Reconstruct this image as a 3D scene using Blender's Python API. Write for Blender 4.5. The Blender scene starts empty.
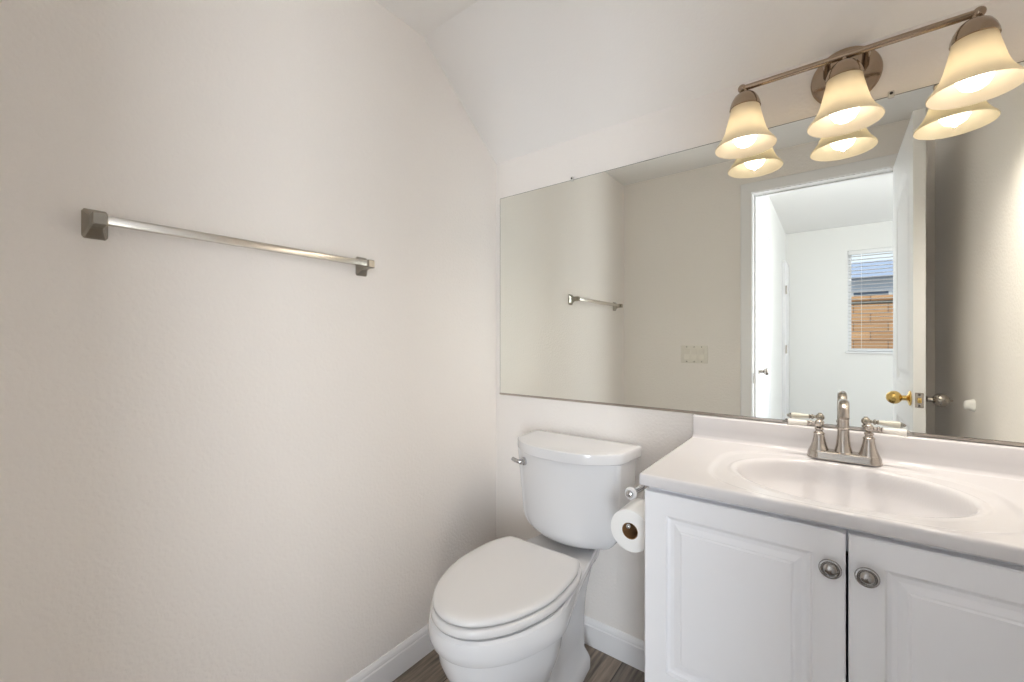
import bpy, bmesh, math, random
from mathutils import Vector, Matrix

random.seed(7)
scene = bpy.context.scene
COL = scene.collection
PI = math.pi

# ------------------------------------------------------------------ camera
CAM = (1.1976, -1.4548, 1.1529)
cam_data = bpy.data.cameras.new('camera')
cam_data.sensor_fit = 'HORIZONTAL'
cam_data.sensor_width = 36.0
cam_data.lens = 420.2 * 36.0 / 1024.0
cam_data.clip_start = 0.01
cam = bpy.data.objects.new('camera', cam_data)
COL.objects.link(cam)
cam.location = CAM
cam.rotation_euler = (PI / 2, 0, 0.6512)
scene.camera = cam

# ------------------------------------------------------------------ world
world = bpy.data.worlds.new('sky')
scene.world = world
world.use_nodes = True
wn = world.node_tree.nodes
wl = world.node_tree.links
wn.clear()
w_out = wn.new('ShaderNodeOutputWorld')
w_bg = wn.new('ShaderNodeBackground')
w_tc = wn.new('ShaderNodeTexCoord')
w_sep = wn.new('ShaderNodeSeparateXYZ')
w_ramp = wn.new('ShaderNodeValToRGB')
w_ramp.color_ramp.elements[0].position = 0.10
w_ramp.color_ramp.elements[0].color = (0.86, 0.93, 1.0, 1)
w_ramp.color_ramp.elements[1].position = 0.6
w_ramp.color_ramp.elements[1].color = (0.30, 0.52, 0.95, 1)
wl.new(w_tc.outputs['Generated'], w_sep.inputs[0])
wl.new(w_sep.outputs['Z'], w_ramp.inputs[0])
wl.new(w_ramp.outputs[0], w_bg.inputs[0])
w_bg.inputs[1].default_value = 1.0
wl.new(w_bg.outputs[0], w_out.inputs[0])

# ------------------------------------------------------------------ sun, added hall lamps, exposure
def add_area(name, loc, rot, sx, sy, power, color):
    d = bpy.data.lights.new(name, 'AREA')
    d.shape = 'RECTANGLE'
    d.size, d.size_y = sx, sy
    d.energy = power
    d.color = color
    o = bpy.data.objects.new(name, d)
    COL.objects.link(o)
    o.location = loc
    o.rotation_euler = rot
    return o

sun_d = bpy.data.lights.new('sun', 'SUN')
sun_d.energy = 2.4
sun_d.angle = math.radians(1.0)
sun_d.color = (1.0, 0.93, 0.82)
sun_o = bpy.data.objects.new('sun', sun_d)
COL.objects.link(sun_o)
sun_o.rotation_euler = (math.radians(-42), math.radians(-22), 0)   # shines on the yard wall and the neighbour's house

# area lamps added out of view in the hall to brighten the bathroom
P_SIDE, P_FAR, LAMP_W, P_BEAM = 20.0, 16.5, 6.7, 10.0
def aim(o, target, spread):
    o.rotation_euler = (Vector(target) - Vector(o.location)).to_track_quat('-Z', 'Y').to_euler()
    o.data.spread = math.radians(spread)
add_area('hall_side_fill', (3.26, -2.75, 1.30), (0, PI / 2, 0), 1.9, 2.1, P_SIDE, (0.91, 0.955, 1.0))  # fill lamp added before the unseen opening in the hall's right wall
far_fill = add_area('hall_far_fill', (2.55, -4.50, 1.15), (0, 0, 0), 1.2, 2.0, P_FAR, (0.86, 0.93, 1.0))  # added fill in front of solid far wall, no glass door there
aim(far_fill, (1.10, -1.50, 1.10), 70)
beam = add_area('hall_low_fill', (2.90, -2.25, 0.95), (0, 0, 0), 1.1, 1.5, P_BEAM, (0.93, 0.965, 1.0))  # added lamp standing free in the hall, brightens the left bathroom wall
aim(beam, (0.95, -1.46, 1.45), 85)

scene.view_settings.view_transform = 'Standard'
scene.view_settings.look = 'None'
scene.view_settings.exposure = 0.41
scene.view_settings.gamma = 1.0
scene.view_settings.use_curve_mapping = False
try:
    scene.cycles.use_denoising = True
    scene.cycles.max_bounces = 16
    scene.cycles.diffuse_bounces = 10
    scene.cycles.glossy_bounces = 8
    scene.cycles.transmission_bounces = 10
    scene.cycles.sample_clamp_indirect = 6.0
except Exception:
    pass

BULB_L = 6.3

# ------------------------------------------------------------------ materials
def new_mat(name):
    m = bpy.data.materials.new(name)
    m.use_nodes = True
    return m, m.node_tree.nodes, m.node_tree.links, m.node_tree.nodes['Principled BSDF']

def paint(name, col, rough=0.5, bump=0.0, scale=60, spec=0.5, metal=0.0, coat=0.0, vary=0.0):
    m, n, l, b = new_mat(name)
    b.inputs['Base Color'].default_value = (*col, 1)
    b.inputs['Roughness'].default_value = rough
    b.inputs['Metallic'].default_value = metal
    b.inputs['Specular IOR Level'].default_value = spec
    if coat:
        b.inputs['Coat Weight'].default_value = coat
        b.inputs['Coat Roughness'].default_value = 0.08
    tc = n.new('ShaderNodeTexCoord')
    nz = n.new('ShaderNodeTexNoise')
    nz.inputs['Scale'].default_value = scale
    nz.inputs['Detail'].default_value = 3.0
    l.new(tc.outputs['Object'], nz.inputs['Vector'])
    if bump:
        bp = n.new('ShaderNodeBump')
        bp.inputs['Strength'].default_value = bump
        bp.inputs['Distance'].default_value = 0.004
        l.new(nz.outputs['Fac'], bp.inputs['Height'])
        l.new(bp.outputs[0], b.inputs['Normal'])
    if vary:
        mx = n.new('ShaderNodeMix')
        mx.data_type = 'RGBA'
        mx.inputs['A'].default_value = (*col, 1)
        mx.inputs['B'].default_value = tuple(c * (1 - vary) for c in col) + (1,)
        l.new(nz.outputs['Fac'], mx.inputs['Factor'])
        l.new(mx.outputs['Result'], b.inputs['Base Color'])
    return m

M_WALL = paint('cream wall paint', (0.865, 0.83, 0.795), 0.62, 0.45, 105, 0.3)
M_CEIL = paint('white ceiling paint', (0.87, 0.86, 0.85), 0.7, 0.18, 130, 0.2)
M_TRIM = paint('white trim enamel', (0.86, 0.86, 0.87), 0.32, 0.02, 40)
M_DOOR = paint('white door enamel', (0.84, 0.84, 0.85), 0.38, 0.02, 40)
M_HALL = paint('pale hall wall paint', (0.86, 0.855, 0.835), 0.7, 0.15, 130, 0.2)
M_CAB = paint('white cabinet foil', (0.86, 0.87, 0.90), 0.36, 0.01, 30)
M_GAP = paint('cabinet carcass', (0.50, 0.50, 0.51), 0.6)
M_MARBLE = paint('cultured marble', (0.71, 0.70, 0.715), 0.16, 0.0, 14, 0.5, vary=0.03)
M_PORC = paint('white vitreous china', (0.735, 0.74, 0.755), 0.10, 0.0, 10, 0.5)
M_SEAT = paint('white seat plastic', (0.72, 0.715, 0.715), 0.22, 0.0, 10, 0.5)
M_CERAM = paint('cream porcelain handle', (0.86, 0.83, 0.78), 0.15)
M_NICKEL = paint('brushed nickel', (0.50, 0.46, 0.42), 0.20, 0.02, 300, metal=1.0)
M_BRONZE = paint('brushed nickel lamp metal', (0.40, 0.31, 0.23), 0.17, 0.02, 300, metal=1.0)
M_CHROME = paint('polished chrome', (0.58, 0.58, 0.59), 0.09, metal=1.0)
M_PEWTER = paint('antique pewter', (0.37, 0.36, 0.35), 0.20, 0.02, 300, metal=1.0)
M_DULLBAR = paint('satin nickel post', (0.36, 0.335, 0.29), 0.30, 0.05, 200, metal=1.0)
M_BAR = paint('satin nickel bar', (0.72, 0.68, 0.62), 0.22, 0.02, 200, metal=1.0)
M_BRASS = paint('polished brass', (0.80, 0.56, 0.20), 0.14, metal=1.0)
M_PAPER = paint('white tissue', (0.88, 0.88, 0.87), 0.9, 0.15, 300, 0.1)
M_CARD = paint('brown cardboard', (0.30, 0.17, 0.08), 0.85, 0.05, 200, 0.1)
M_RUBBER = paint('white rubber', (0.85, 0.84, 0.82), 0.5)
M_PLATE = paint('ivory switch plastic', (0.80, 0.77, 0.70), 0.35)
M_DARK = paint('dark recess', (0.03, 0.03, 0.03), 0.6)
M_SLAT = paint('white blind slat', (0.86, 0.86, 0.86), 0.5)
M_HOUSE = paint('grey blue stucco', (0.66, 0.72, 0.80), 0.8, 0.1, 20)
M_ROOF = paint('grey roof tiles', (0.44, 0.48, 0.55), 0.85, 0.4, 12)
M_GROUND = paint('yard soil', (0.36, 0.30, 0.24), 0.9, 0.3, 8)

# mirror
M_MIRROR, n, l, b = new_mat('silvered mirror')
b.inputs['Base Color'].default_value = (0.875, 0.89, 0.845, 1)
b.inputs['Metallic'].default_value = 1.0
b.inputs['Roughness'].default_value = 0.0
M_MIREDGE = paint('mirror edge', (0.10, 0.105, 0.09), 0.3)

# glass pane
M_GLASS, n, l, b = new_mat('window glass')
b.inputs['Base Color'].default_value = (0.95, 0.97, 0.97, 1)
b.inputs['Roughness'].default_value = 0.0
b.inputs['Transmission Weight'].default_value = 1.0
b.inputs['IOR'].default_value = 1.02

# frosted shade glass
M_SHADE = bpy.data.materials.new('frosted alabaster glass')
M_SHADE.use_nodes = True
n, l = M_SHADE.node_tree.nodes, M_SHADE.node_tree.links
n.clear()
o_ = n.new('ShaderNodeOutputMaterial')
df = n.new('ShaderNodeBsdfDiffuse'); df.inputs[0].default_value = (0.62, 0.56, 0.46, 1)
tr = n.new('ShaderNodeBsdfTranslucent'); tr.inputs[0].default_value = (0.95, 0.885, 0.73, 1)
gl = n.new('ShaderNodeBsdfGlossy'); gl.inputs['Roughness'].default_value = 0.25
mx1 = n.new('ShaderNodeMixShader'); mx1.inputs[0].default_value = 0.45
mx2 = n.new('ShaderNodeMixShader'); mx2.inputs[0].default_value = 0.04
l.new(df.outputs[0], mx1.inputs[1]); l.new(tr.outputs[0], mx1.inputs[2])
l.new(mx1.outputs[0], mx2.inputs[1]); l.new(gl.outputs[0], mx2.inputs[2])
l.new(mx2.outputs[0], o_.inputs[0])

# glowing bulb
M_BULB, n, l, b = new_mat('lit bulb')
b.inputs['Base Color'].default_value = (0.9, 0.9, 0.9, 1)
b.inputs['Emission Color'].default_value = (1.0, 0.90, 0.76, 1)
b.inputs['Emission Strength'].default_value = BULB_L

# floor planks (run along y)
M_FLOOR, n, l, b = new_mat('grey brown vinyl planks')
tc = n.new('ShaderNodeTexCoord')
mp = n.new('ShaderNodeMapping'); mp.inputs['Rotation'].default_value = (0, 0, PI / 2)
l.new(tc.outputs['Object'], mp.inputs['Vector'])
br = n.new('ShaderNodeTexBrick')
br.offset = 0.37
br.inputs['Scale'].default_value = 1.0
br.inputs['Brick Width'].default_value = 1.22
br.inputs['Row Height'].default_value = 0.15
br.inputs['Mortar Size'].default_value = 0.0016
br.inputs['Mortar Smooth'].default_value = 0.2
br.inputs['Color1'].default_value = (0.235, 0.19, 0.15, 1)
br.inputs['Color2'].default_value = (0.165, 0.14, 0.118, 1)
br.inputs['Mortar'].default_value = (0.035, 0.028, 0.022, 1)
l.new(mp.outputs[0], br.inputs['Vector'])
mp2 = n.new('ShaderNodeMapping'); mp2.inputs['Scale'].default_value = (55, 3.2, 1)
l.new(tc.outputs['Object'], mp2.inputs['Vector'])
nz = n.new('ShaderNodeTexNoise'); nz.inputs['Scale'].default_value = 1.0; nz.inputs['Detail'].default_value = 6
nz.inputs['Roughness'].default_value = 0.65
l.new(mp2.outputs[0], nz.inputs['Vector'])
rp = n.new('ShaderNodeValToRGB')
rp.color_ramp.elements[0].position = 0.32; rp.color_ramp.elements[0].color = (0.38, 0.38, 0.40, 1)
rp.color_ramp.elements[1].position = 0.70; rp.color_ramp.elements[1].color = (1.75, 1.72, 1.68, 1)
l.new(nz.outputs['Fac'], rp.inputs[0])
mm = n.new('ShaderNodeMix'); mm.data_type = 'RGBA'; mm.blend_type = 'MULTIPLY'
mm.inputs['Factor'].default_value = 1.0
l.new(br.outputs['Color'], mm.inputs['A']); l.new(rp.outputs[0], mm.inputs['B'])
l.new(mm.outputs['Result'], b.inputs['Base Color'])
b.inputs['Roughness'].default_value = 0.42

# yard block wall
M_BLOCK, n, l, b = new_mat('tan slump block')
tc = n.new('ShaderNodeTexCoord')
mp = n.new('ShaderNodeMapping'); mp.inputs['Rotation'].default_value = (PI / 2, 0, 0)
l.new(tc.outputs['Object'], mp.inputs['Vector'])
br = n.new('ShaderNodeTexBrick')
br.inputs['Scale'].default_value = 1.0
br.inputs['Brick Width'].default_value = 0.42
br.inputs['Row Height'].default_value = 0.145
br.inputs['Mortar Size'].default_value = 0.008
br.inputs['Color1'].default_value = (0.62, 0.36, 0.18, 1)
br.inputs['Color2'].default_value = (0.48, 0.27, 0.13, 1)
br.inputs['Mortar'].default_value = (0.24, 0.13, 0.07, 1)
l.new(mp.outputs[0], br.inputs['Vector'])
l.new(br.outputs['Color'], b.inputs['Base Color'])
b.inputs['Roughness'].default_value = 0.9

# ------------------------------------------------------------------ helpers
def obj(name, bm, mat, parent=None, smooth=True, angle=35):
    me = bpy.data.meshes.new(name)
    bmesh.ops.recalc_face_normals(bm, faces=bm.faces)
    bm.to_mesh(me)
    bm.free()
    if smooth:
        for p in me.polygons:
            p.use_smooth = True
        try:
            me.set_sharp_from_angle(angle=math.radians(angle))
        except Exception:
            pass
    mats = mat if isinstance(mat, (list, tuple)) else [mat]
    for mm_ in mats:
        me.materials.append(mm_)
    o = bpy.data.objects.new(name, me)
    COL.objects.link(o)
    if parent is not None:
        o.parent = parent
        o.location = -parent_world(parent)
    return o

def parent_world(p):
    v = Vector((0, 0, 0))
    while p is not None:
        v += p.location
        p = p.parent
    return v

def tag(o, label=None, cat=None, group=None, kind=None):
    if label: o['label'] = label
    if cat: o['category'] = cat
    if group: o['group'] = group
    if kind: o['kind'] = kind
    return o

def thing(name, label, cat, loc=(0, 0, 0), group=None):
    o = bpy.data.objects.new(name, None)
    o.empty_display_size = 0.05
    COL.objects.link(o)
    o.location = loc
    return tag(o, label, cat, group)

def struct(name, bm, mat, label, cat, smooth=True, parent=None):
    o = obj(name, bm, mat, parent, smooth)
    if parent is None:
        tag(o, label, cat, kind='structure')
    return o

def new(): return bmesh.new()

def box(bm, x0, x1, y0, y1, z0, z1, bev=0.0, seg=2):
    vs = [bm.verts.new((x, y, z)) for x in (x0, x1) for y in (y0, y1) for z in (z0, z1)]
    F = [(0, 1, 3, 2), (4, 6, 7, 5), (0, 4, 5, 1), (2, 3, 7, 6), (0, 2, 6, 4), (1, 5, 7, 3)]
    fs = [bm.faces.new([vs[i] for i in f]) for f in F]
    if bev > 0:
        es = list({e for f in fs for e in f.edges})
        bmesh.ops.bevel(bm, geom=es, offset=bev, segments=seg, profile=0.5, affect='EDGES')
    return bm

def mkbox(*a, **k): return box(new(), *a, **k)

def prism(bm, pts, axis, a0, a1):
    """extrude a polygon pts (2-D) along axis between a0 and a1"""
    def P(p, a):
        if axis == 'x': return (a, p[0], p[1])
        if axis == 'y': return (p[0], a, p[1])
        return (p[0], p[1], a)
    A = [bm.verts.new(P(p, a0)) for p in pts]
    B = [bm.verts.new(P(p, a1)) for p in pts]
    k = len(pts)
    bm.faces.new(A); bm.faces.new(B[::-1])
    for i in range(k):
        bm.faces.new((A[i], A[(i + 1) % k], B[(i + 1) % k], B[i]))
    return bm

def loft(bm, rings, cap0=True, cap1=True, closed=True):
    R = [[bm.verts.new(p) for p in r] for r in rings]
    k = len(R[0])
    for a, b_ in zip(R[:-1], R[1:]):
        for i in range(k if closed else k - 1):
            j = (i + 1) % k
            bm.faces.new((a[i], a[j], b_[j], b_[i]))
    if cap0: bm.faces.new(R[0][::-1])
    if cap1: bm.faces.new(R[-1])
    return R

def lathe(bm, prof, origin=(0, 0, 0), axis=(0, 0, 1), n=32, cap0=True, cap1=True):
    """prof: list of (radius, height along axis)"""
    ax = Vector(axis).normalized()
    q = Vector((0, 0, 1)).rotation_difference(ax)
    O = Vector(origin)
    rings = []
    for r, h in prof:
        r = max(r, 1e-5)
        rings.append([O + q @ Vector((r * math.cos(2 * PI * i / n), r * math.sin(2 * PI * i / n), h)) for i in range(n)])
    loft(bm, rings, cap0, cap1)
    return bm

def tube(bm, path, r, n=14, taper=None):
    pts = [Vector(p) for p in path]
    t0 = (pts[1] - pts[0]).normalized()
    up = Vector((0, 0, 1)) if abs(t0.z) < 0.9 else Vector((1, 0, 0))
    nrm = (up - t0 * up.dot(t0)).normalized()
    rings = []
    for i, p in enumerate(pts):
        if i == 0: t = t0
        elif i == len(pts) - 1: t = (pts[-1] - pts[-2]).normalized()
        else: t = ((pts[i + 1] - p).normalized() + (p - pts[i - 1]).normalized()).normalized()
        nrm = (nrm - t * nrm.dot(t)).normalized()
        bn = t.cross(nrm)
        rr = r if taper is None else r * taper[i]
        rings.append([p + (nrm * math.cos(2 * PI * k / n) + bn * math.sin(2 * PI * k / n)) * rr for k in range(n)])
    loft(bm, rings)
    return bm

def sphere(bm, c, r, sx=1, sy=1, sz=1, n=24):
    mat = Matrix.Translation(c) @ Matrix.Diagonal((sx, sy, sz, 1))
    bmesh.ops.create_uvsphere(bm, u_segments=n, v_segments=n // 2, radius=r, matrix=mat)
    return bm

def catmull(ctrl, per):
    k = len(ctrl)
    out = []
    for i in range(k):
        p0, p1, p2, p3 = (Vector(ctrl[(i + d) % k]) for d in (-1, 0, 1, 2))
        for s in range(per):
            t = s / per
            out.append(0.5 * ((2 * p1) + (p2 - p0) * t + (2 * p0 - 5 * p1 + 4 * p2 - p3) * t * t + (3 * p1 - p0 - 3 * p2 + p3) * t ** 3))
    return out

def sstep(a, b_, x):
    t = min(1, max(0, (x - a) / (b_ - a)))
    return t * t * (3 - 2 * t)

# ------------------------------------------------------------------ room shell
XR = 1.60          # right wall
YF = -1.462        # front wall (with the doorway), room side
YH = -1.577        # its hall side
ZC = 2.275         # flat ceiling
ZB = 1.945         # ceiling at the mirror wall
YS = -0.42         # where the slope starts
X0, X1, ZD = 0.815, 1.487, 2.045     # doorway

struct('floor', mkbox(-0.1, 3.4, -4.7, 0.1, -0.05, 0.0), M_FLOOR, 'grey brown wood plank floor beneath toilet and vanity', 'floor', False)
bm = new()
prism(bm, [(0.1, 0), (0.1, ZB + 0.09), (YS - .02, ZC + 0.1), (YH, ZC + 0.1), (YH, 0)], 'x', -0.1, 0.0)
struct('wall_left', bm, M_WALL, 'cream painted wall carrying the towel bar', 'wall', False)
struct('wall_back', mkbox(0.0, XR + .1, 0.0, 0.1, 0, ZB + .02), M_WALL, 'cream painted wall behind the mirror, toilet and vanity', 'wall', False)
struct('wall_right', mkbox(XR, XR + .1, YF, 0.0, 0, ZC + .1), M_WALL, 'cream painted wall behind the open door, seen in the mirror', 'wall', False)
bm = new()
box(bm, -0.0, X0 - .018, YH, YF, 0, ZC + .165)
box(bm, X1 + .018, 3.4, YH, YF, 0, ZC + .165)
box(bm, X0 - .018, X1 + .018, YH, YF, ZD + .018, ZC + .165)
struct('wall_front', bm, M_WALL, 'cream painted wall with the doorway and light switches, seen in the mirror', 'wall', False)
bm = new()
prism(bm, [(0.0, ZB), (YS, ZC), (YF, ZC), (YF, ZC + .1), (YS, ZC + .1), (0.0, ZB + .1)], 'x', 0.0, XR)
struct('ceiling', bm, M_CEIL, 'white ceiling sloping down to the mirror wall', 'ceiling', False)

def baseboard(name, p0, p1, nrm, label):
    """profiled board from p0 to p1 along a wall; nrm points into the room"""
    prof = [(0, 0), (0.013, 0), (0.013, 0.074), (0.0105, 0.078), (0.0105, 0.083), (0.009, 0.089), (0.005, 0.096), (0.003, 0.099), (0, 0.099)]
    p0, p1, nrm = Vector(p0), Vector(p1), Vector(nrm)
    bm = new()
    rings = [[p + nrm * d + Vector((0, 0, z)) for d, z in prof] for p in (p0, p1)]
    loft(bm, rings)
    return struct(name, bm, M_TRIM, label, 'baseboard', False)

baseboard('baseboard_left', (0, YF, 0), (0, -0.0, 0), (1, 0, 0), 'white baseboard along the cream wall under the towel bar')
baseboard('baseboard_back', (0.013, 0, 0), (0.853, 0, 0), (0, -1, 0), 'white baseboard behind the toilet beside the vanity')
baseboard('baseboard_front', (0.013, YF, 0), (0.752, YF, 0), (0, 1, 0), 'white baseboard under the light switches')
baseboard('baseboard_right', (XR, YF, 0), (XR, -0.50, 0), (-1, 0, 0), 'white baseboard behind the open door')

# doorway jamb and casings
bm = new()
box(bm, X0 - .018, X0, YH, YF, 0, ZD + .018)
box(bm, X1, X1 + .018, YH, YF, 0, ZD + .018)
box(bm, X0, X1, YH, YF, ZD, ZD + .018)
box(bm, X0, X0 + .011, YH + .035, YF - .045, 0, ZD)      # stop strips
box(bm, X1 - .011, X1, YH + .035, YF - .045, 0, ZD)
box(bm, X0 + .011, X1 - .011, YH + .035, YF - .045, ZD - .011, ZD)
jamb = struct('trim_1', bm, M_TRIM, 'white door jamb lining the doorway, seen in the mirror', 'door jamb', False)
def casing(name, yw, s, label):
    bm = new()
    prof = [(0, 0), (0, .009), (.006, .011), (.02, .012), (.040, .016), (.055, .016), (.059, .012), (.059, 0)]
    a0, a1, zt = X0 - .005, X1 + .005, ZD + .005
    path = [(a0, 0, -1, 0), (a0, zt, -1, 1), (a1, zt, 1, 1), (a1, 0, 1, 0)]
    rings = [[(px + dx * d, yw + s * t, pz + dz * d) for d, t in prof] for px, pz, dx, dz in path]
    loft(bm, rings)
    return struct(name, bm, M_TRIM, label, 'door casing', True)
casing('trim_2', YF, 1, 'white moulded casing around the doorway, seen in the mirror')
casing('trim_3', YH, -1, 'white moulded casing on the hall side of the doorway')
bm = new()
box(bm, X0 - .001, X0 + .0015, YF - .038, YF - .008, 0.895, 0.955, 0.0006, 1)
obj('strike_plate', bm, M_NICKEL, jamb)

# ------------------------------------------------------------------ hall beyond the doorway
HX0, HX1, HY, HZ = 0.752, 3.3, -4.60, 2.44
struct('wall_hall_left', mkbox(HX0 - .1, HX0, HY, YH, 0, HZ), M_HALL, 'white hall wall on the left through the doorway', 'wall', False)
WX0, WX1, WZ0, WZ1 = 1.335, 2.02, 1.035, 2.165     # hall window
bm = new()
box(bm, HX0 - .1, WX0, HY - .12, HY, 0, HZ)
box(bm, WX1, HX1 + .1, HY - .12, HY, 0, HZ)
box(bm, WX0, WX1, HY - .12, HY, 0, WZ0)
box(bm, WX0, WX1, HY - .12, HY, WZ1, HZ)
struct('wall_hall_far', bm, M_HALL, 'white far wall with a window through the doorway', 'wall', False)
bm = new()
box(bm, HX1, HX1 + .1, HY, -3.75, 0, HZ)
box(bm, HX1, HX1 + .1, -1.78, YH, 0, HZ)
box(bm, HX1, HX1 + .1, -3.75, -1.78, 0, 0.2)
box(bm, HX1, HX1 + .1, -3.75, -1.78, 2.3, HZ)
struct('wall_hall_right', bm, M_HALL, 'white hall wall opposite the closet door', 'wall', False)
struct('ceiling_hall', mkbox(HX0 - .1, HX1 + .1, HY - .12, YH, HZ, HZ + .1), M_CEIL, 'white hall ceiling through the doorway', 'ceiling', False)

# hall window
bm = new()
f = .035
ya, yb = HY - .10, HY - .06
box(bm, WX0, WX0 + f, ya, yb, WZ0, WZ1); box(bm, WX1 - f, WX1, ya, yb, WZ0, WZ1)
box(bm, WX0 + f, WX1 - f, ya, yb, WZ0, WZ0 + f); box(bm, WX0 + f, WX1 - f, ya, yb, WZ1 - f, WZ1)
win = struct('window_1', bm, M_TRIM, 'white framed hall window with blinds, seen in the mirror', 'window', False)
zm = (WZ0 + WZ1) / 2 - .02
obj('meeting_rail', mkbox(WX0 + f, WX1 - f, ya - .002, yb + .004, zm - .015, zm + .015, .003), M_MIREDGE, win)
bm = new(); box(bm, WX0 + f, WX1 - f, ya + .015, ya + .019, WZ0 + f, zm - .015); box(bm, WX0 + f, WX1 - f, ya + .015, ya + .019, zm + .015, WZ1 - f)
obj('glass', bm, M_GLASS, win, False)
obj('window_sill', mkbox(WX0 - .02, WX1 + .02, HY - .058, HY + .03, WZ0 - .02, WZ0 + .001, .004), M_TRIM, win)
bl = thing('window_blind', 'white horizontal slat blind hanging in the hall window', 'blind', ((WX0 + WX1) / 2, HY - .03, WZ1 - .03))
obj('headrail', mkbox(WX0 + .005, WX1 - .005, HY - .05, HY - .008, WZ1 - .045, WZ1 - .001, .004), M_SLAT, bl)
bm = new()
zz = WZ1 - .065
while zz > WZ0 + .05:
    a = math.radians(6)
    pts = [(-.019, -.0008), (.019, -.0008), (.019, .0008), (-.019, .0008)]
    P = [(HY - .03 + p * math.cos(a) - q * math.sin(a), zz + p * math.sin(a) + q * math.cos(a)) for p, q in pts]
    prism(bm, P, 'x', WX0 + .008, WX1 - .008)
    zz -= .040
obj('slats', bm, M_SLAT, bl, False)
bm = new()
for xx in (WX0 + .12, WX1 - .12):
    box(bm, xx - .0015, xx + .0015, HY - .0095, HY - .0085, WZ0 + .03, WZ1 - .04)
obj('ladder_cord', bm, M_SLAT, bl, False)
obj('bottom_rail', mkbox(WX0 + .008, WX1 - .008, HY - .048, HY - .012, WZ0 + .008, WZ0 + .024, .003), M_SLAT, bl)

# closet door on the hall's left wall
DY0, DY1 = -2.85, -2.08
bm = new()
box(bm, HX0, HX0 + .012, DY0, DY1, 0.012, 2.03, .002)
d2 = struct('door_2', bm, M_DOOR, 'white closed closet door on the left of the hall, seen in the mirror', 'door')
bm = new()
for z0, z1 in ((.22, .83), (1.0, 1.88)):
    y0, y1 = DY0 + .12, DY1 - .12
    rings = []
    for ins, d in ((0, .012), (.008, .007), (.02, .007), (.045, .0125)):
        rings.append([(HX0 + d + .0005, y0 + ins, z0 + ins), (HX0 + d + .0005, y1 - ins, z0 + ins), (HX0 + d + .0005, y1 - ins, z1 - ins), (HX0 + d + .0005, y0 + ins, z1 - ins)])
    loft(bm, rings, False, True)
obj('door_panel', bm, M_DOOR, d2)
bm = new()
lathe(bm, [(.026, 0), (.026, .006), (.012, .012), (.010, .028), (.020, .036), (.026, .047), (.024, .058), (.012, .066), (0, .067)], (HX0 + .012, -2.15, .928), (1, 0, 0), 24)
obj('knob', bm, M_NICKEL, d2)
bm = new()
for y0, y1, z1 in ((DY0 - .065, DY0 - .005, 2.095), (DY1 + .005, DY1 + .065, 2.095)):
    box(bm, HX0, HX0 + .014, y0, y1, 0, z1, .003)
box(bm, HX0, HX0 + .014, DY0 - .005, DY1 + .005, 2.035, 2.095, .003)
struct('trim_4', bm, M_TRIM, 'white casing around the closet door in the hall', 'door casing')

# white door edge at the far end of the hall's left wall, with its hinges
bm = new()
box(bm, HX0, HX0 + .035, -4.57, -4.10, 0.012, 2.05, .003)
d3 = struct('door_3', bm, M_DOOR, 'white door folded back at the far hall corner, seen in the mirror', 'door')
for zc in (1.72, 1.06, .25):
    bm = new()
    box(bm, HX0 + .034, HX0 + .040, -4.135, -4.09, zc - .045, zc + .045, .001, 1)
    lathe(bm, [(.007, -.046), (.007, .046)], (HX0 + .043, -4.098, zc), (0, 0, 1), 12)
    obj('hinge', bm, M_NICKEL, d3)

# ------------------------------------------------------------------ yard outside the hall window
struct('ground', mkbox(-6, 9, -26, -4.73, -0.12, -0.06), M_GROUND, 'bare ground outside the hall window', 'ground', False)
bm = new()
box(bm, -4, 7, -7.5, -7.3, -0.06, 1.80)
box(bm, -4, 7, -7.53, -7.27, 1.80, 1.87, .01)
struct('wall_yard', bm, M_BLOCK, 'tan block garden wall outside the hall window', 'garden wall', False)
hs = thing('house', 'grey blue neighbouring house behind the garden wall, seen through the hall window', 'house', (2.6, -15.5, 0))
bm = new(); box(bm, -1.0, 6.5, -19, -14, -.06, 2.95)
obj('house_wall', bm, M_HOUSE, hs, False)
bm = new(); prism(bm, [(-13.5, 2.9), (-16.5, 3.75), (-19.5, 2.9)], 'x', -1.4, 6.9)
obj('roof', bm, M_ROOF, hs, False)
for x0 in (1.6, 3.0):
    bm = new()
    box(bm, x0, x0 + .9, -13.98, -13.92, 1.7, 2.6)
    o = obj('window', bm, M_TRIM, hs, False)
    obj('pane', mkbox(x0 + .08, x0 + .82, -13.92, -13.91, 1.78, 2.52), paint('dark pane', (.10, .13, .18), .1), o, False)

# ------------------------------------------------------------------ bathroom door standing open
DX0, DX1, DYF, DYB = 1.446, 1.481, -0.786, -1.456
def door_relief(y, z):
    """depth of the pressed panel grooves at a point of the door face"""
    dep = 0.0
    yl, yr = DYB + .115, DYF - .10
    for z0, z1, arch in ((.22, .80, 0), (.96, 1.80, .095)):
        t = (y - (yl + yr) / 2) / ((yr - yl) / 2)
        zt = z1 + (arch * (1 - t * t) if abs(t) < 1 else 0)
        d = min(y - yl, yr - y, z - z0, (zt - z) / (1 + (0.5 * abs(t) if arch else 0)))
        if d > 0:
            dep = .013 * sstep(0, .020, d) - .012 * sstep(.035, .075, d)
    return dep
bm = new()
NY, NZ = 90, 220
grid = {}
for side, xf in ((-1, DX0), (1, DX1)):
    for i in range(NY + 1):
        for j in range(NZ + 1):
            y = DYB + (DYF - DYB) * i / NY
            z = .012 + (ZD - .004 - .012) * j / NZ
            grid[side, i, j] = bm.verts.new((xf - side * door_relief(y, z), y, z))
    for i in range(NY):
        for j in range(NZ):
            bm.faces.new((grid[side, i, j], grid[side, i + 1, j], grid[side, i + 1, j + 1], grid[side, i, j + 1]))
for i in range(NY):
    for j in (0, NZ):
        bm.faces.new((grid[-1, i, j], grid[-1, i + 1, j], grid[1, i + 1, j], grid[1, i, j]))
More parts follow.
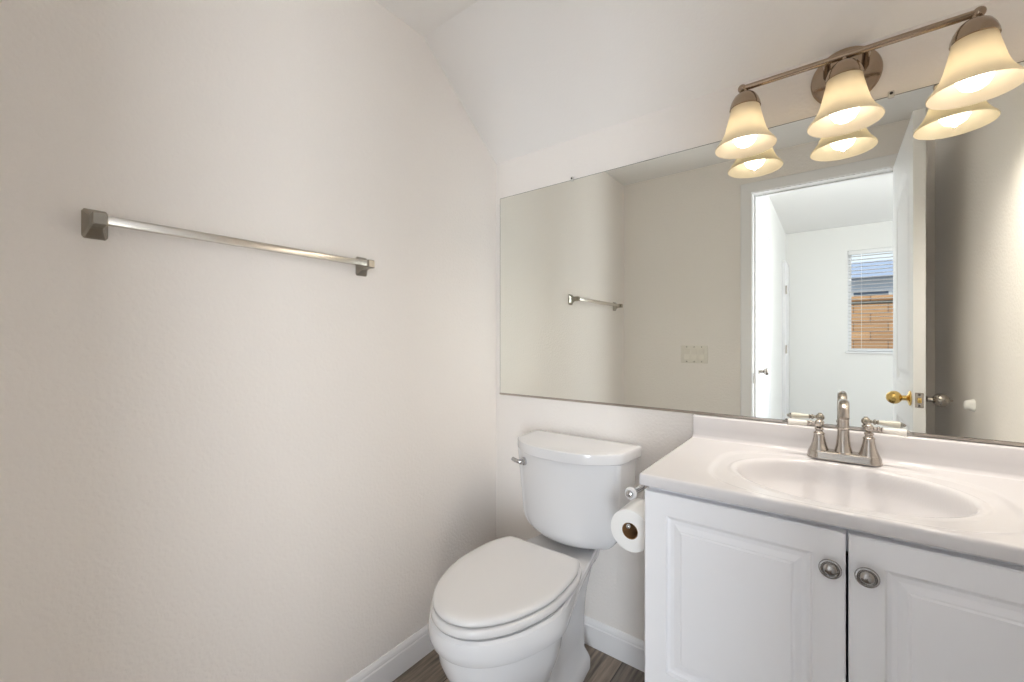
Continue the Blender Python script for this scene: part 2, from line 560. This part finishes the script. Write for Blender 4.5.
for j in range(NZ):
    for i in (0, NY):
        bm.faces.new((grid[-1, i, j], grid[-1, i, j + 1], grid[1, i, j + 1], grid[1, i, j]))
d1 = struct('door_1', bm, M_DOOR, 'white arch panelled door standing open at the right, seen in the mirror', 'door')
KY, KZ = -.848, .925
egg = [(.0, 0), (.029, 0), (.030, .003), (.027, .006), (.014, .009), (.010, .013), (.010, .026), (.015, .029), (.021, .034), (.0255, .042), (.0265, .050), (.0245, .059), (.019, .067), (.011, .073), (0, .075)]
bm = new(); lathe(bm, egg, (DX0, KY, KZ), (-1, 0, 0), 28)
o = obj('knob', bm, M_BRASS, d1); o['label'] = 'polished brass knob'
bm = new(); lathe(bm, egg + [(.004, .0755), (.004, .083), (0, .084)], (DX1, KY, KZ), (1, 0, 0), 28)
o = obj('knob', bm, M_NICKEL, d1); o['label'] = 'satin nickel knob'
lp = obj('latch_plate', mkbox(DX0 + .005, DX1 - .005, DYF - .001, DYF + .0015, KZ - .029, KZ + .029, .001, 1), M_NICKEL, d1)
bm = new(); box(bm, DX0 + .0115, DX0 + .0235, DYF + .0005, DYF + .011, KZ - .010, KZ + .010, .003)
obj('latch_bolt', bm, M_BRASS, lp)
for dz in (-.021, .021):
    bm = new()
    lathe(bm, [(.004, 0), (.004, .002), (0, .0025)], ((DX0 + DX1) / 2, DYF + .001, KZ + dz), (0, 1, 0), 10)
    obj('screw', bm, M_DARK, lp)
for zc in (.22, 1.05, 1.84):
    bm = new()
    lathe(bm, [(.006, -.044), (.006, .044)], (DX1 + .004, YF + .006, zc), (0, 0, 1), 12)
    obj('hinge', bm, M_NICKEL, d1)

# wall mounted door stop
ds = thing('door_stop', 'white rubber door stop on the wall behind the open door, seen in the mirror', 'door stop', (XR, -.76, .917))
bm = new(); lathe(bm, [(.023, 0), (.023, .003), (.021, .006), (.0195, .012), (.0175, .019), (.0135, .024), (.006, .0268), (0, .027)], (XR, -.745, .923), (-1, 0, 0), 24)
obj('bumper', bm, M_RUBBER, ds)

# three gang light switch on the front wall
sw = thing('light_switch', 'ivory plate of three rocker switches beside the doorway, seen in the mirror', 'light switch', (.481, YF, 1.066))
bm = new(); box(bm, .399, .563, YF, YF + .005, 1.009, 1.123, .002, 2)
obj('plate', bm, M_PLATE, sw)
for k in (-1, 0, 1):
    xc = .481 + k * .046
    bm = new()
    prism(bm, [(YF + .004, 1.033), (YF + .0065, 1.033), (YF + .0055, 1.066), (YF + .0095, 1.099), (YF + .004, 1.099)], 'x', xc - .0165, xc + .0165)
    obj('rocker', bm, M_PLATE, sw, False)
for k in (-1, 0, 1):
    for zs in (1.018, 1.114):
        bm = new()
        lathe(bm, [(.003, 0), (.003, .0012), (0, .0015)], (.481 + k * .046, YF + .005, zs), (0, 1, 0), 8)
        obj('screw', bm, M_NICKEL, sw)

# ------------------------------------------------------------------ mirror
MX0, MX1, MZ0, MZ1 = 0.026, XR - .004, 0.9185, 1.783
mr = thing('wall_mirror', 'large frameless wall mirror above the toilet and vanity', 'mirror', ((MX0 + MX1) / 2, 0, MZ0))
bm = new()
box(bm, MX0, MX1, -.0055, -.0005, MZ0, MZ1)
o = obj('mirror_glass', bm, [M_MIREDGE, M_MIRROR], mr, False)
mb = new(); mb.from_mesh(o.data)
for p in list(mb.faces):
    if p.normal.y < -.9:
        bmesh.ops.inset_region(mb, faces=[p], thickness=.0022)
        p.material_index = 1
mb.to_mesh(o.data); mb.free()
bm = new()
prism(bm, [(0, MZ0 - .002), (-.009, MZ0 - .002), (-.009, MZ0 + .005), (-.0075, MZ0 + .005), (-.0075, MZ0), (0, MZ0)], 'x', MX0, MX1)
obj('bottom_channel', bm, M_NICKEL, mr, False)
for xc in (.389, 1.318):
    bm = new()
    box(bm, xc - .006, xc + .006, -.009, -.0005, MZ1 - .006, MZ1 + .012, .002)
    c = obj('mirror_clip', bm, paint('clear plastic clip', (.62, .60, .56), .25), mr)
    bm = new(); lathe(bm, [(.0035, 0), (.0035, .0015), (0, .002)], (xc, -.009, MZ1 + .005), (0, -1, 0), 12)
    obj('clip_screw', bm, M_DARK, c)

# ------------------------------------------------------------------ towel bar on the left wall
TY0, TY1, TZ = -1.289, -.679, 1.390
tb = thing('towel_bar', 'square nickel towel bar on the cream wall', 'towel bar', (0, (TY0 + TY1) / 2, TZ))
bm = new(); hb = .0085
box(bm, .038 - .0, .038 + 2 * hb, TY0 + .008, TY1 - .008, TZ - hb + .003, TZ + hb + .003, .0012, 2)
obj('bar', bm, M_BAR, tb)
for yc in (TY0, TY1):
    bm = new()
    prof = [(0, .0195, .0295), (.004, .0195, .0295), (.0065, .018, .028), (.012, .0145, .021), (.020, .0115, .0145), (.030, .0108, .0125), (.034, .0115, .0125), (.056, .0115, .0125), (.0585, .0095, .0105)]
    rings = []
    for xx, hy, hz in prof:
        c = .18
        zc = TZ + .003 * sstep(0, .03, xx)
        rings.append([(xx, yc + sy * hy * (1 - (c if k else 0)), zc + sz * hz * (1 - (0 if k else c)))
                      for sy, sz, ks in ((1, 1, (0, 1)), (-1, 1, (1, 0)), (-1, -1, (0, 1)), (1, -1, (1, 0))) for k in ks])
    loft(bm, rings)
    obj('post', bm, M_DULLBAR, tb, True, 25)

# ------------------------------------------------------------------ vanity light
LY, LZ = -.100, 1.872
vl = thing('vanity_light', 'three shade nickel vanity light above the mirror', 'wall light', (1.226, 0, 1.868))
bm = new()
lathe(bm, [(.076, 0), (.077, .004), (.074, .010), (.064, .015), (.050, .018), (.0, .020)], (1.226, 0, 1.868), (0, -1, 0), 48)
obj('back_plate', bm, M_BRONZE, vl)
for dx in (-.040, .040):
    bm = new(); tube(bm, [(1.226 + dx, -.012, 1.876), (1.226 + dx, -.055, 1.877), (1.226 + dx, LY, LZ + .002)], .0085, 16)
    obj('arm', bm, M_BRONZE, vl)
bm = new(); tube(bm, [(.995, LY, LZ + .002), (1.452, LY, LZ + .002)], .0078, 20)
obj('cross_bar', bm, M_BRONZE, vl)
for xx in (.993, 1.454):
    bm = new(); sphere(bm, (xx, LY, LZ + .002), .0115)
    obj('finial', bm, M_BRONZE, vl)
for xx in (1.000, 1.222, 1.447):
    bm = new()
    lathe(bm, [(.006, 1.874), (.006, 1.862), (.012, 1.860), (.019, 1.857), (.027, 1.850), (.034, 1.838), (.0385, 1.824), (.0395, 1.816), (.037, 1.815), (.033, 1.822)], (xx, LY, 0), (0, 0, 1), 36, True, False)
    obj('shade_holder', bm, M_BRONZE, vl)
    bm = new()
    prof = [(.0345, 1.826), (.0365, 1.815), (.0395, 1.800), (.0430, 1.785), (.0465, 1.770), (.0500, 1.756), (.0545, 1.743), (.0610, 1.730), (.0690, 1.718), (.0755, 1.710), (.0775, 1.706)]
    inner = [(r - .003, z + .0005) for r, z in prof[::-1]]
    lathe(bm, prof + [(.0765, 1.704)] + inner, (xx, LY, 0), (0, 0, 1), 48, False, False)
    obj('lamp_shade', bm, M_SHADE, vl, True, 60)
    bm = new()
    lathe(bm, [(.0, 1.7072), (.013, 1.7088), (.0225, 1.7155), (.0285, 1.727), (.031, 1.739), (.0285, 1.752), (.021, 1.764), (.0145, 1.774), (.0135, 1.785)], (xx, LY, 0), (0, 0, 1), 28)
    obj('bulb', bm, M_BULB, vl, True, 80)
    bm = new(); lathe(bm, [(.0155, 1.785), (.0155, 1.815), (.010, 1.830)], (xx, LY, 0), (0, 0, 1), 20)
    obj('socket', bm, M_NICKEL, vl)
    sd = bpy.data.lights.new('bulb_light', 'SPOT')
    sd.energy = LAMP_W
    sd.color = (1.0, 0.915, 0.82)
    sd.spot_size = math.radians(177)
    sd.spot_blend = 0.75
    sd.shadow_soft_size = 0.004
    so = bpy.data.objects.new('bulb_light', sd)
    COL.objects.link(so)
    so.location = (xx, LY, 1.7068)

# ------------------------------------------------------------------ vanity cabinet
CX0, CX1, CYF, CZT = .853, XR - .006, -.468, .817
vc = thing('vanity_cabinet', 'white two door vanity cabinet under the sink top', 'vanity cabinet', ((CX0 + CX1) / 2, -.24, 0))
bm = new()
t = .016
box(bm, CX0, CX0 + t, CYF, -.014, 0, CZT, .001, 1)
box(bm, CX1 - t, CX1, CYF, -.014, 0, CZT, .001, 1)
box(bm, CX0 + t, CX1 - t, CYF + .02, -.016, .10, .116)
box(bm, CX0 + t, CX1 - t, -.030, -.014, .116, CZT)
box(bm, CX0 + t, CX1 - t, CYF + .06, CYF + .075, 0, .10)
box(bm, CX0 + t, CX1 - t, CYF, CYF + .018, CZT - .05, CZT)
box(bm, CX0 + t, CX1 - t, CYF, CYF + .018, .330, .366)
box(bm, CX0 + t, CX1 - t, CYF, CYF + .018, .10, .14)
obj('carcass', bm, M_CAB, vc, False)
def panel_front(name, x0, x1, z0, z1, prof=((0, -.0025), (.0025, 0), (.049, 0), (.0525, .0060), (.058, .0085), (.066, .0085), (.077, .0040), (.080, .0040), (.083, .0015))):
    yf = -.4885
    bm = new()
    rings = [[(x0, CYF - .001, z0), (x1, CYF - .001, z0), (x1, CYF - .001, z1), (x0, CYF - .001, z1)]]
    for ins, d in prof:
        d = abs(d)
        rings.append([(x0 + ins, yf + d, z0 + ins), (x1 - ins, yf + d, z0 + ins), (x1 - ins, yf + d, z1 - ins), (x0 + ins, yf + d, z1 - ins)])
    loft(bm, rings)
    return obj(name, bm, M_CAB, vc, True, 12)
def cab_knob(xc, zc, parent):
    bm = new()
    lathe(bm, [(.0, 0), (.0075, 0), (.0065, .006), (.0065, .010), (.009, .0125), (.0145, .0155), (.0168, .0175), (.0172, .0195), (.0162, .0212), (.0140, .0216), (.0124, .0202), (.0116, .0202), (.0108, .0216), (.0088, .0244), (.0050, .0262), (0, .0268)], (xc, -.4885, zc), (0, -1, 0), 32)
    return obj('knob', bm, M_PEWTER, parent)
XM = 1.2190
da = panel_front('door', CX0 - .004, XM - .002, .352, .8065)
db = panel_front('door', XM + .002, CX1, .352, .8065)
cab_knob(1.1945, .743, da)
cab_knob(1.2455, .745, db)
dr = panel_front('drawer', CX0 - .004, CX1, .118, .346)
cab_knob(XM - .15, .232, dr); cab_knob(XM + .15, .232, dr)

# ------------------------------------------------------------------ cultured marble top with moulded basin
ZT = .8440
TX0, TX1, TYF = .8405, XR - .001, -.4960
SCX, SCY, SA, SB, SD = 1.2135, -.2780, .2085, .1680, .125
def top_drop(x, y):
    dx, dy = abs(x - SCX), abs(y - SCY)
    # shallow dished surround
    q = ((dx / .262) ** 3.2 + (dy / .205) ** 3.2) ** (1 / 3.2)
    d = .0035 * (1 - sstep(.93, 1.0, q))
    e = math.hypot(dx / SA, dy / SB)
    if e < 1.06:
        wall = max(0.0, 1 - min(e, 1.0) ** 2.3)
        d += SD * wall ** .62 * sstep(1.0, .90, e) if e < 1 else 0
        d -= .0022 * math.exp(-((e - 1.035) / .022) ** 2)
    return d
prof = []          # (y, z, follows the basin?)
prof.append((TYF + .004, ZT - .0265, 0)); prof.append((TYF + .001, ZT - .0255, 0)); prof.append((TYF, ZT - .023, 0))
prof.append((TYF, ZT - .007, 0)); prof.append((TYF + .0012, ZT - .003, 0)); prof.append((TYF + .004, ZT - .0006, 0))
ys = [TYF + .008 + (-.036 - TYF - .008) * i / 110 for i in range(111)]
prof += [(y, ZT, 1) for y in ys]
for k in range(1, 6):
    a = k / 6 * PI / 2
    prof.append((-.036 + .014 * math.sin(a), ZT + .014 * (1 - math.cos(a)), 0))
prof += [(-.0215, ZT + .030, 0), (-.0205, .908, 0), (-.0190, .9115, 0), (-.0160, .9135, 0), (-.002, .9135, 0), (-.002, ZT - .0265, 0)]
prof += [(y, ZT - .0145, 2) for y in ys[::-1]]
prof.append((TYF + .012, ZT - .0265, 0))
NXT = 190
rings = []
for i in range(NXT + 1):
    x = TX0 + (TX1 - TX0) * i / NXT
    ring = []
    for y, z, fl in prof:
        zz = z - top_drop(x, y) if fl == 1 else (min(ZT - .0265, z - .0 - top_drop(x, y)) if fl == 2 else z)
        ring.append((x, y, zz))
    rings.append(ring)
bm = new(); loft(bm, rings)
ct = obj('countertop', bm, M_MARBLE, None, True, 50)
tag(ct, 'off white moulded sink top with oval basin on the vanity cabinet', 'sink top')
bm = new()
zb_ = ZT - SD - .0035
lathe(bm, [(.0, .0045), (.012, .0042), (.0155, .002), (.017, .0015), (.022, .003), (.0235, .0015), (.0235, -.001)], (SCX, SCY, zb_), (0, 0, 1), 32)
o = obj('drain', bm, M_NICKEL, ct); o['label'] = 'nickel drain in the basin'

# ------------------------------------------------------------------ faucet
FX, FY = 1.2205, -.0640
fc = thing('faucet', 'nickel two handle faucet with porcelain levers on the sink top', 'faucet', (FX, FY, ZT))
bm = new()
def stadium(hx, r, z, n=16):
    out = []
    for s in (1, -1):
        for k in range(n + 1):
            a = -PI / 2 + PI * k / n if s == 1 else PI / 2 + PI * k / n
            out.append((FX + s * hx + r * math.cos(a), FY + r * math.sin(a), z))
    return out
zs = ZT + .0004
loft(bm, [stadium(.0505, r, zs + h) for r, h in ((.0275, 0), (.0275, .003), (.0262, .0055), (.0255, .012), (.0235, .018), (.020, .0205), (.012, .0215))])
obj('base_plate', bm, M_NICKEL, fc)
for s in (-1, 1):
    hx = FX + s * .0508
    bm = new()
    lathe(bm, [(.0225, zs + .016), (.0222, zs + .020), (.0185, zs + .028), (.0150, zs + .040), (.0125, zs + .053), (.0115, zs + .060), (.0122, zs + .061), (.0124, zs + .064), (.0085, zs + .067), (.0078, zs + .0705), (.0100, zs + .073), (.0100, zs + .0755), (.0070, zs + .078)], (hx, FY, 0), (0, 0, 1), 32)
    sphere(bm, (hx, FY, zs + .088), .0108, 1, 1, 1.0)
    lathe(bm, [(.005, 0), (.0048, .0025), (.003, .004), (0, .0043)], (hx, FY, zs + .097), (0, 0, 1), 14)
    obj('valve_hub', bm, M_NICKEL, fc)
    hd = Vector((s, -.05, -.045)).normalized()
    bm = new()
    O = Vector((hx, FY, zs + .0885))
    lathe(bm, [(.0045, .008), (.0045, .015), (.0072, .0165), (.0075, .020), (.0055, .0215), (.0050, .0230), (.0066, .0245), (.0066, .0265)], O, hd, 20)
    h = obj('lever', bm, M_NICKEL, fc)
    bm = new()
    lathe(bm, [(.0050, .0260), (.0060, .030), (.0070, .040), (.0082, .054), (.0090, .064), (.0088, .0685), (.0078, .0700)], O, hd, 24)
    o = obj('porcelain_grip', bm, M_CERAM, h); o['label'] = 'cream porcelain lever grip'
    bm = new()
    lathe(bm, [(.0082, .0695), (.0080, .0715), (.0064, .0745), (.0040, .0790), (.0020, .0815), (0, .0825)], O, hd, 20)
    obj('lever_tip', bm, M_PEWTER, h)
bm = new()
lathe(bm, [(.0215, zs + .014), (.0213, zs + .018), (.0188, zs + .024), (.0160, zs + .036), (.0142, zs + .050), (.0130, zs + .066), (.0127, zs + .078), (.0140, zs + .079), (.0142, zs + .083), (.0130, zs + .0845)], (FX, FY, 0), (0, 0, 1), 32)
path = [(FX, FY, zs + .080)]
for k in range(0, 15):
    a = PI * .80 * k / 14
    path.append((FX, FY - .050 + .050 * math.cos(a), zs + .110 + .043 * math.sin(a)))
path.append((FX, path[-1][1] - .006, path[-1][2] - .014))
tube(bm, path, .0122, 20, [1.0] * 2 + [1 - .16 * k / 14 for k in range(14)] + [.86])
obj('spout', bm, M_NICKEL, fc)
bm = new(); lathe(bm, [(.0032, 0), (.0032, .038), (.006, .041), (.0062, .046), (.003, .050)], (FX, FY + .026, zs + .010), (0, 0, 1), 14)
obj('lift_rod', bm, M_NICKEL, fc)

# ------------------------------------------------------------------ toilet
TC = .437
tl = thing('toilet', 'white two piece toilet with closed lid beside the vanity', 'toilet', (TC, -.38, 0))
def outline(ctrl, z, per=8):
    """ctrl: (half width, y) from front tip to back; mirrored and splined"""
    full = [(w, y) for w, y in ctrl] + [(-w, y) for w, y in ctrl[::-1] if w > 1e-6]
    return [(TC + p[0], p[1], z) for p in catmull([(a, b_, 0) for a, b_ in full], per)]
def bowl_ring(z, yf, w, ym, wn, yn, wb, yb):
    L = ym - yf
    return outline([(0, yf), (w * .42, yf + L * .09), (w * .76, yf + L * .36), (w * .97, yf + L * .74), (w, ym),
                    (w * .62 + wn * .38, ym * .60 + yn * .40), (wn, yn), (wb, yb - .06), (wb * .90, yb - .010), (wb * .5, yb)], z)
R = []
#      z     yf     w     ym     wn    yn     wb    yb
S = [(.000, -.560, .108, -.40, .098, -.24, .086, -.090),
     (.030, -.560, .108, -.40, .098, -.24, .086, -.090),
     (.046, -.556, .100, -.40, .088, -.24, .078, -.094),
     (.066, -.558, .094, -.41, .074, -.26, .066, -.100),
     (.110, -.575, .096, -.43, .068, -.27, .064, -.100),
     (.170, -.610, .110, -.45, .066, -.28, .064, -.098),
     (.225, -.662, .138, -.46, .068, -.28, .066, -.094),
     (.270, -.690, .156, -.465, .074, -.28, .070, -.090),
     (.305, -.705, .167, -.465, .084, -.28, .076, -.084),
     (.345, -.712, .170, -.465, .096, -.28, .084, -.078),
     (.3640, -.712, .170, -.465, .104, -.27, .088, -.074),
     (.3655, -.729, .186, -.465, .120, -.27, .092, -.070),
     (.3705, -.733, .188, -.465, .126, -.26, .096, -.066),
     (.390, -.738, .1885, -.465, .134, -.25, .104, -.056),
     (.410, -.738, .1860, -.465, .138, -.25, .107, -.053),
     (.422, -.736, .1820, -.465, .138, -.25, .108, -.052),
     (.4275, -.729, .175, -.465, .134, -.25, .104, -.056)]
for s_ in S: R.append(bowl_ring(*s_))
bm = new(); loft(bm, R)
obj('bowl', bm, M_PORC, tl, True, 32)
for s_ in (-1, 1):
    bm = new(); lathe(bm, [(.016, .0), (.016, .006), (.013, .014), (.006, .019), (0, .020)], (TC + s_ * .086, -.30, .026), (0, 0, 1), 20)
    obj('bolt_cap', bm, M_SEAT, tl)

def seat_ring(z, ins=0.0, yb=-.282, yf=-.734):
    w = .1755 - ins; yf += ins; yb -= ins
    ym = -.462; L = ym - yf
    return outline([(0, yf), (w * .40, yf + L * .085), (w * .74, yf + L * .34), (w * .955, yf + L * .71), (w, ym), (w * .965, ym + .09), (w * .88, yb - .035), (w * .79, yb - .006), (w * .62, yb), (w * .3, yb)], z)
bm = new()
loft(bm, [seat_ring(.4315, .006), seat_ring(.4330, .0015), seat_ring(.437, -.0015), seat_ring(.4505, -.0010), seat_ring(.4545, .004), seat_ring(.455, .012)])
obj('seat', bm, M_SEAT, tl, True, 50)
bm = new()
loft(bm, [seat_ring(.4592, .014), seat_ring(.4597, .007), seat_ring(.4612, .0045), seat_ring(.4665, .0035), seat_ring(.4710, .0050), seat_ring(.4748, .0100), seat_ring(.4768, .0185), seat_ring(.4776, .030), seat_ring(.4780, .044)])
obj('seat_lid', bm, M_SEAT, tl, True, 50)
for s_ in (-1, 1):
    bm = new(); box(bm, TC + s_ * .072 - .024, TC + s_ * .072 + .024, -.287, -.252, .4272, .4535, .006, 3)
    obj('seat_hinge', bm, M_SEAT, tl)

TKC = .454
def tank_ring(z, hw, yfc, yfs, yb=-.020, cr=.030, n=10):
    """D shaped ring: flat back, bowed front"""
    pts = []
    # front bow from right to left
    hwf = hw - cr * .55
    for k in range(0, 25):
        t_ = 1 - 2 * k / 24
        pts.append((TKC + hwf * t_, yfs + (yfc - yfs) * (1 - t_ * t_) ** .9, z))
    def corner(cx_, cy_, a0, a1, r):
        return [(cx_ + r * math.cos(a0 + (a1 - a0) * i / n), cy_ + r * math.sin(a0 + (a1 - a0) * i / n), z) for i in range(1, n)]
    # left side: rounded front-left handled by the bow offset
    r = cr * .55
    L = [(TKC - hw + r * (1 - math.cos(a)), yfs + r * .9 - r * .9 * math.sin(a), z) for a in [PI / 2 * (1 - i / n) for i in range(1, n + 1)]]
    rb = .012
    B = corner(TKC - hw + rb, yb - rb, PI, PI / 2, rb)
    B2 = corner(TKC + hw - rb, yb - rb, PI / 2, 0, rb)
    Rr = [(2 * TKC - p[0], p[1], z) for p in L[::-1]]
    return pts + L + B + B2 + Rr
TZ0, TZ1 = .452, .754
bm = new()
rings = []
for z in [TZ0, TZ0 + .0015, TZ0 + .004, TZ0 + .008, TZ0 + .014, TZ0 + .022, TZ0 + .033, TZ0 + .046, TZ0 + .062, .56, .60, .65, .70, TZ1]:
    u = (z - TZ0) / (TZ1 - TZ0)
    side = .184 + .022 * u
    rr = .072
    h = z - TZ0
    ins = rr - math.sqrt(max(0, rr * rr - (rr - h) ** 2)) if h < rr else 0
    rf = .030
    insf = rf - math.sqrt(max(0, rf * rf - (rf - h) ** 2)) if h < rf else 0
    rings.append(tank_ring(z, side - ins * .92, -.216 - .024 * u + insf * .9, -.168 - .014 * u + insf * .6, -.030 - min(insf, .02) * .5))
loft(bm, rings)
obj('tank', bm, M_PORC, tl, True, 45)
bm = new()
def lid_ring(z, ins):
    hw, yb, ys, yc = .2100 - ins, -.022 - ins, -.170 + ins * .6, -.266 + ins
    pts = []
    for k in range(0, 33):
        t_ = 1 - 2 * k / 32
        pts.append((TKC + (hw - .018) * t_, (ys - .020) + (yc - ys + .020) * (1 - abs(t_) ** 2.7), z))
    pts += [(TKC - hw + .004, ys - .004, z), (TKC - hw, ys + .014, z), (TKC - hw - .011, yb - .012, z), (TKC - hw - .008, yb - .003, z), (TKC - hw + .003, yb, z)]
    pts += [(2 * TKC - p[0], p[1], z) for p in pts[:32:-1]]
    return pts
loft(bm, [lid_ring(.7545, .010), lid_ring(.7545, .003), lid_ring(.7565, .0005), lid_ring(.761, 0), lid_ring(.780, .0), lid_ring(.7875, .0008), lid_ring(.7900, .0030), lid_ring(.7910, .0065), lid_ring(.7912, .03)])
obj('tank_lid', bm, M_PORC, tl, True, 35)
bm = new()
lx, ly, lz = TKC - .152, -.203, .713
lathe(bm, [(.0145, 0), (.0150, .008), (.0135, .014), (.010, .017), (.010, .024), (0, .026)], (lx, ly + .006, lz), (-.25, -1, 0), 24)
tube(bm, [(lx - .002, ly - .010, lz), (lx - .012, ly - .020, lz + .001), (lx - .026, ly - .022, lz + .004), (lx - .040, ly - .021, lz + .008)], .0068, 12, [1.1, 1.1, 1.1, 1.0])
o = obj('flush_lever', bm, M_CHROME, tl); o['label'] = 'chrome flush lever'

# ------------------------------------------------------------------ toilet paper holder and roll
hp = thing('paper_holder', 'chrome paper holder with a white porcelain ring on the vanity side', 'paper holder', (CX0, -.31, .735))
RX, RY, RZ = .7640, -.352, .7410
bm = new()
lathe(bm, [(.018, 0), (.0185, .004), (.014, .009), (.009, .014), (.0075, .030), (.0075, .062), (.009, .066), (.009, .074)], (CX0, -.285, RZ - .001), (-1, 0, 0), 24)
obj('mount', bm, M_CHROME, hp)
bm = new(); tube(bm, [(RX + .008, -.255, RZ), (RX + .008, -.285, RZ), (RX + .004, -.32, RZ), (RX, RY - .006, RZ)], .0088, 16)
obj('arm', bm, M_CHROME, hp)
bm = new(); lathe(bm, [(.0085, -.006), (.0135, -.0075), (.0160, -.004), (.0165, .001), (.0150, .005), (.011, .0065)], (RX, RY - .004, RZ), (0, -1, 0), 28)
o = obj('porcelain_ring', bm, M_PORC, hp); o['label'] = 'white porcelain ring'
bm = new(); lathe(bm, [(.0095, .004), (.0105, .008), (.0095, .012), (.005, .0155), (0, .016)], (RX, RY - .004, RZ), (0, -1, 0), 24)
obj('end_cap', bm, M_CHROME, hp)
PX, PZ, PY0, PY1, PR = .7760, .6550, -.392, -.288, .0545
bm = new(); tube(bm, [(RX + .008, -.258, RZ), (RX + .004, -.262, RZ - .03), (PX - .001, -.262, PZ + .030), (PX - .001, -.268, PZ + .0165), (PX - .001, -.30, PZ + .0145), (PX - .001, -.398, PZ + .0145)], .0042, 14)
obj('bail_rod', bm, M_CHROME, hp)
bm = new(); sphere(bm, (PX - .001, -.399, PZ + .0145), .0062)
obj('rod_tip', bm, M_CHROME, hp)
pr = thing('toilet_paper_roll', 'full white toilet paper roll hanging beside the vanity', 'toilet paper', (PX, (PY0 + PY1) / 2, PZ))
bm = new()
lathe(bm, [(.0215, 0), (PR - .003, 0), (PR - .0005, .001), (PR, .003), (PR, .101), (PR - .0005, .103), (PR - .003, .104), (.0215, .104)], (PX, PY0, PZ), (0, 1, 0), 48, False, False)
obj('paper', bm, M_PAPER, pr, True, 40)
bm = new()
lathe(bm, [(.0216, .0005), (.0216, .1035), (.0200, .1035), (.0200, .0005), (.0216, .0005)], (PX, PY0, PZ), (0, 1, 0), 36, False, False)
o = obj('cardboard_core', bm, M_CARD, pr, True, 40); o['label'] = 'brown cardboard core'
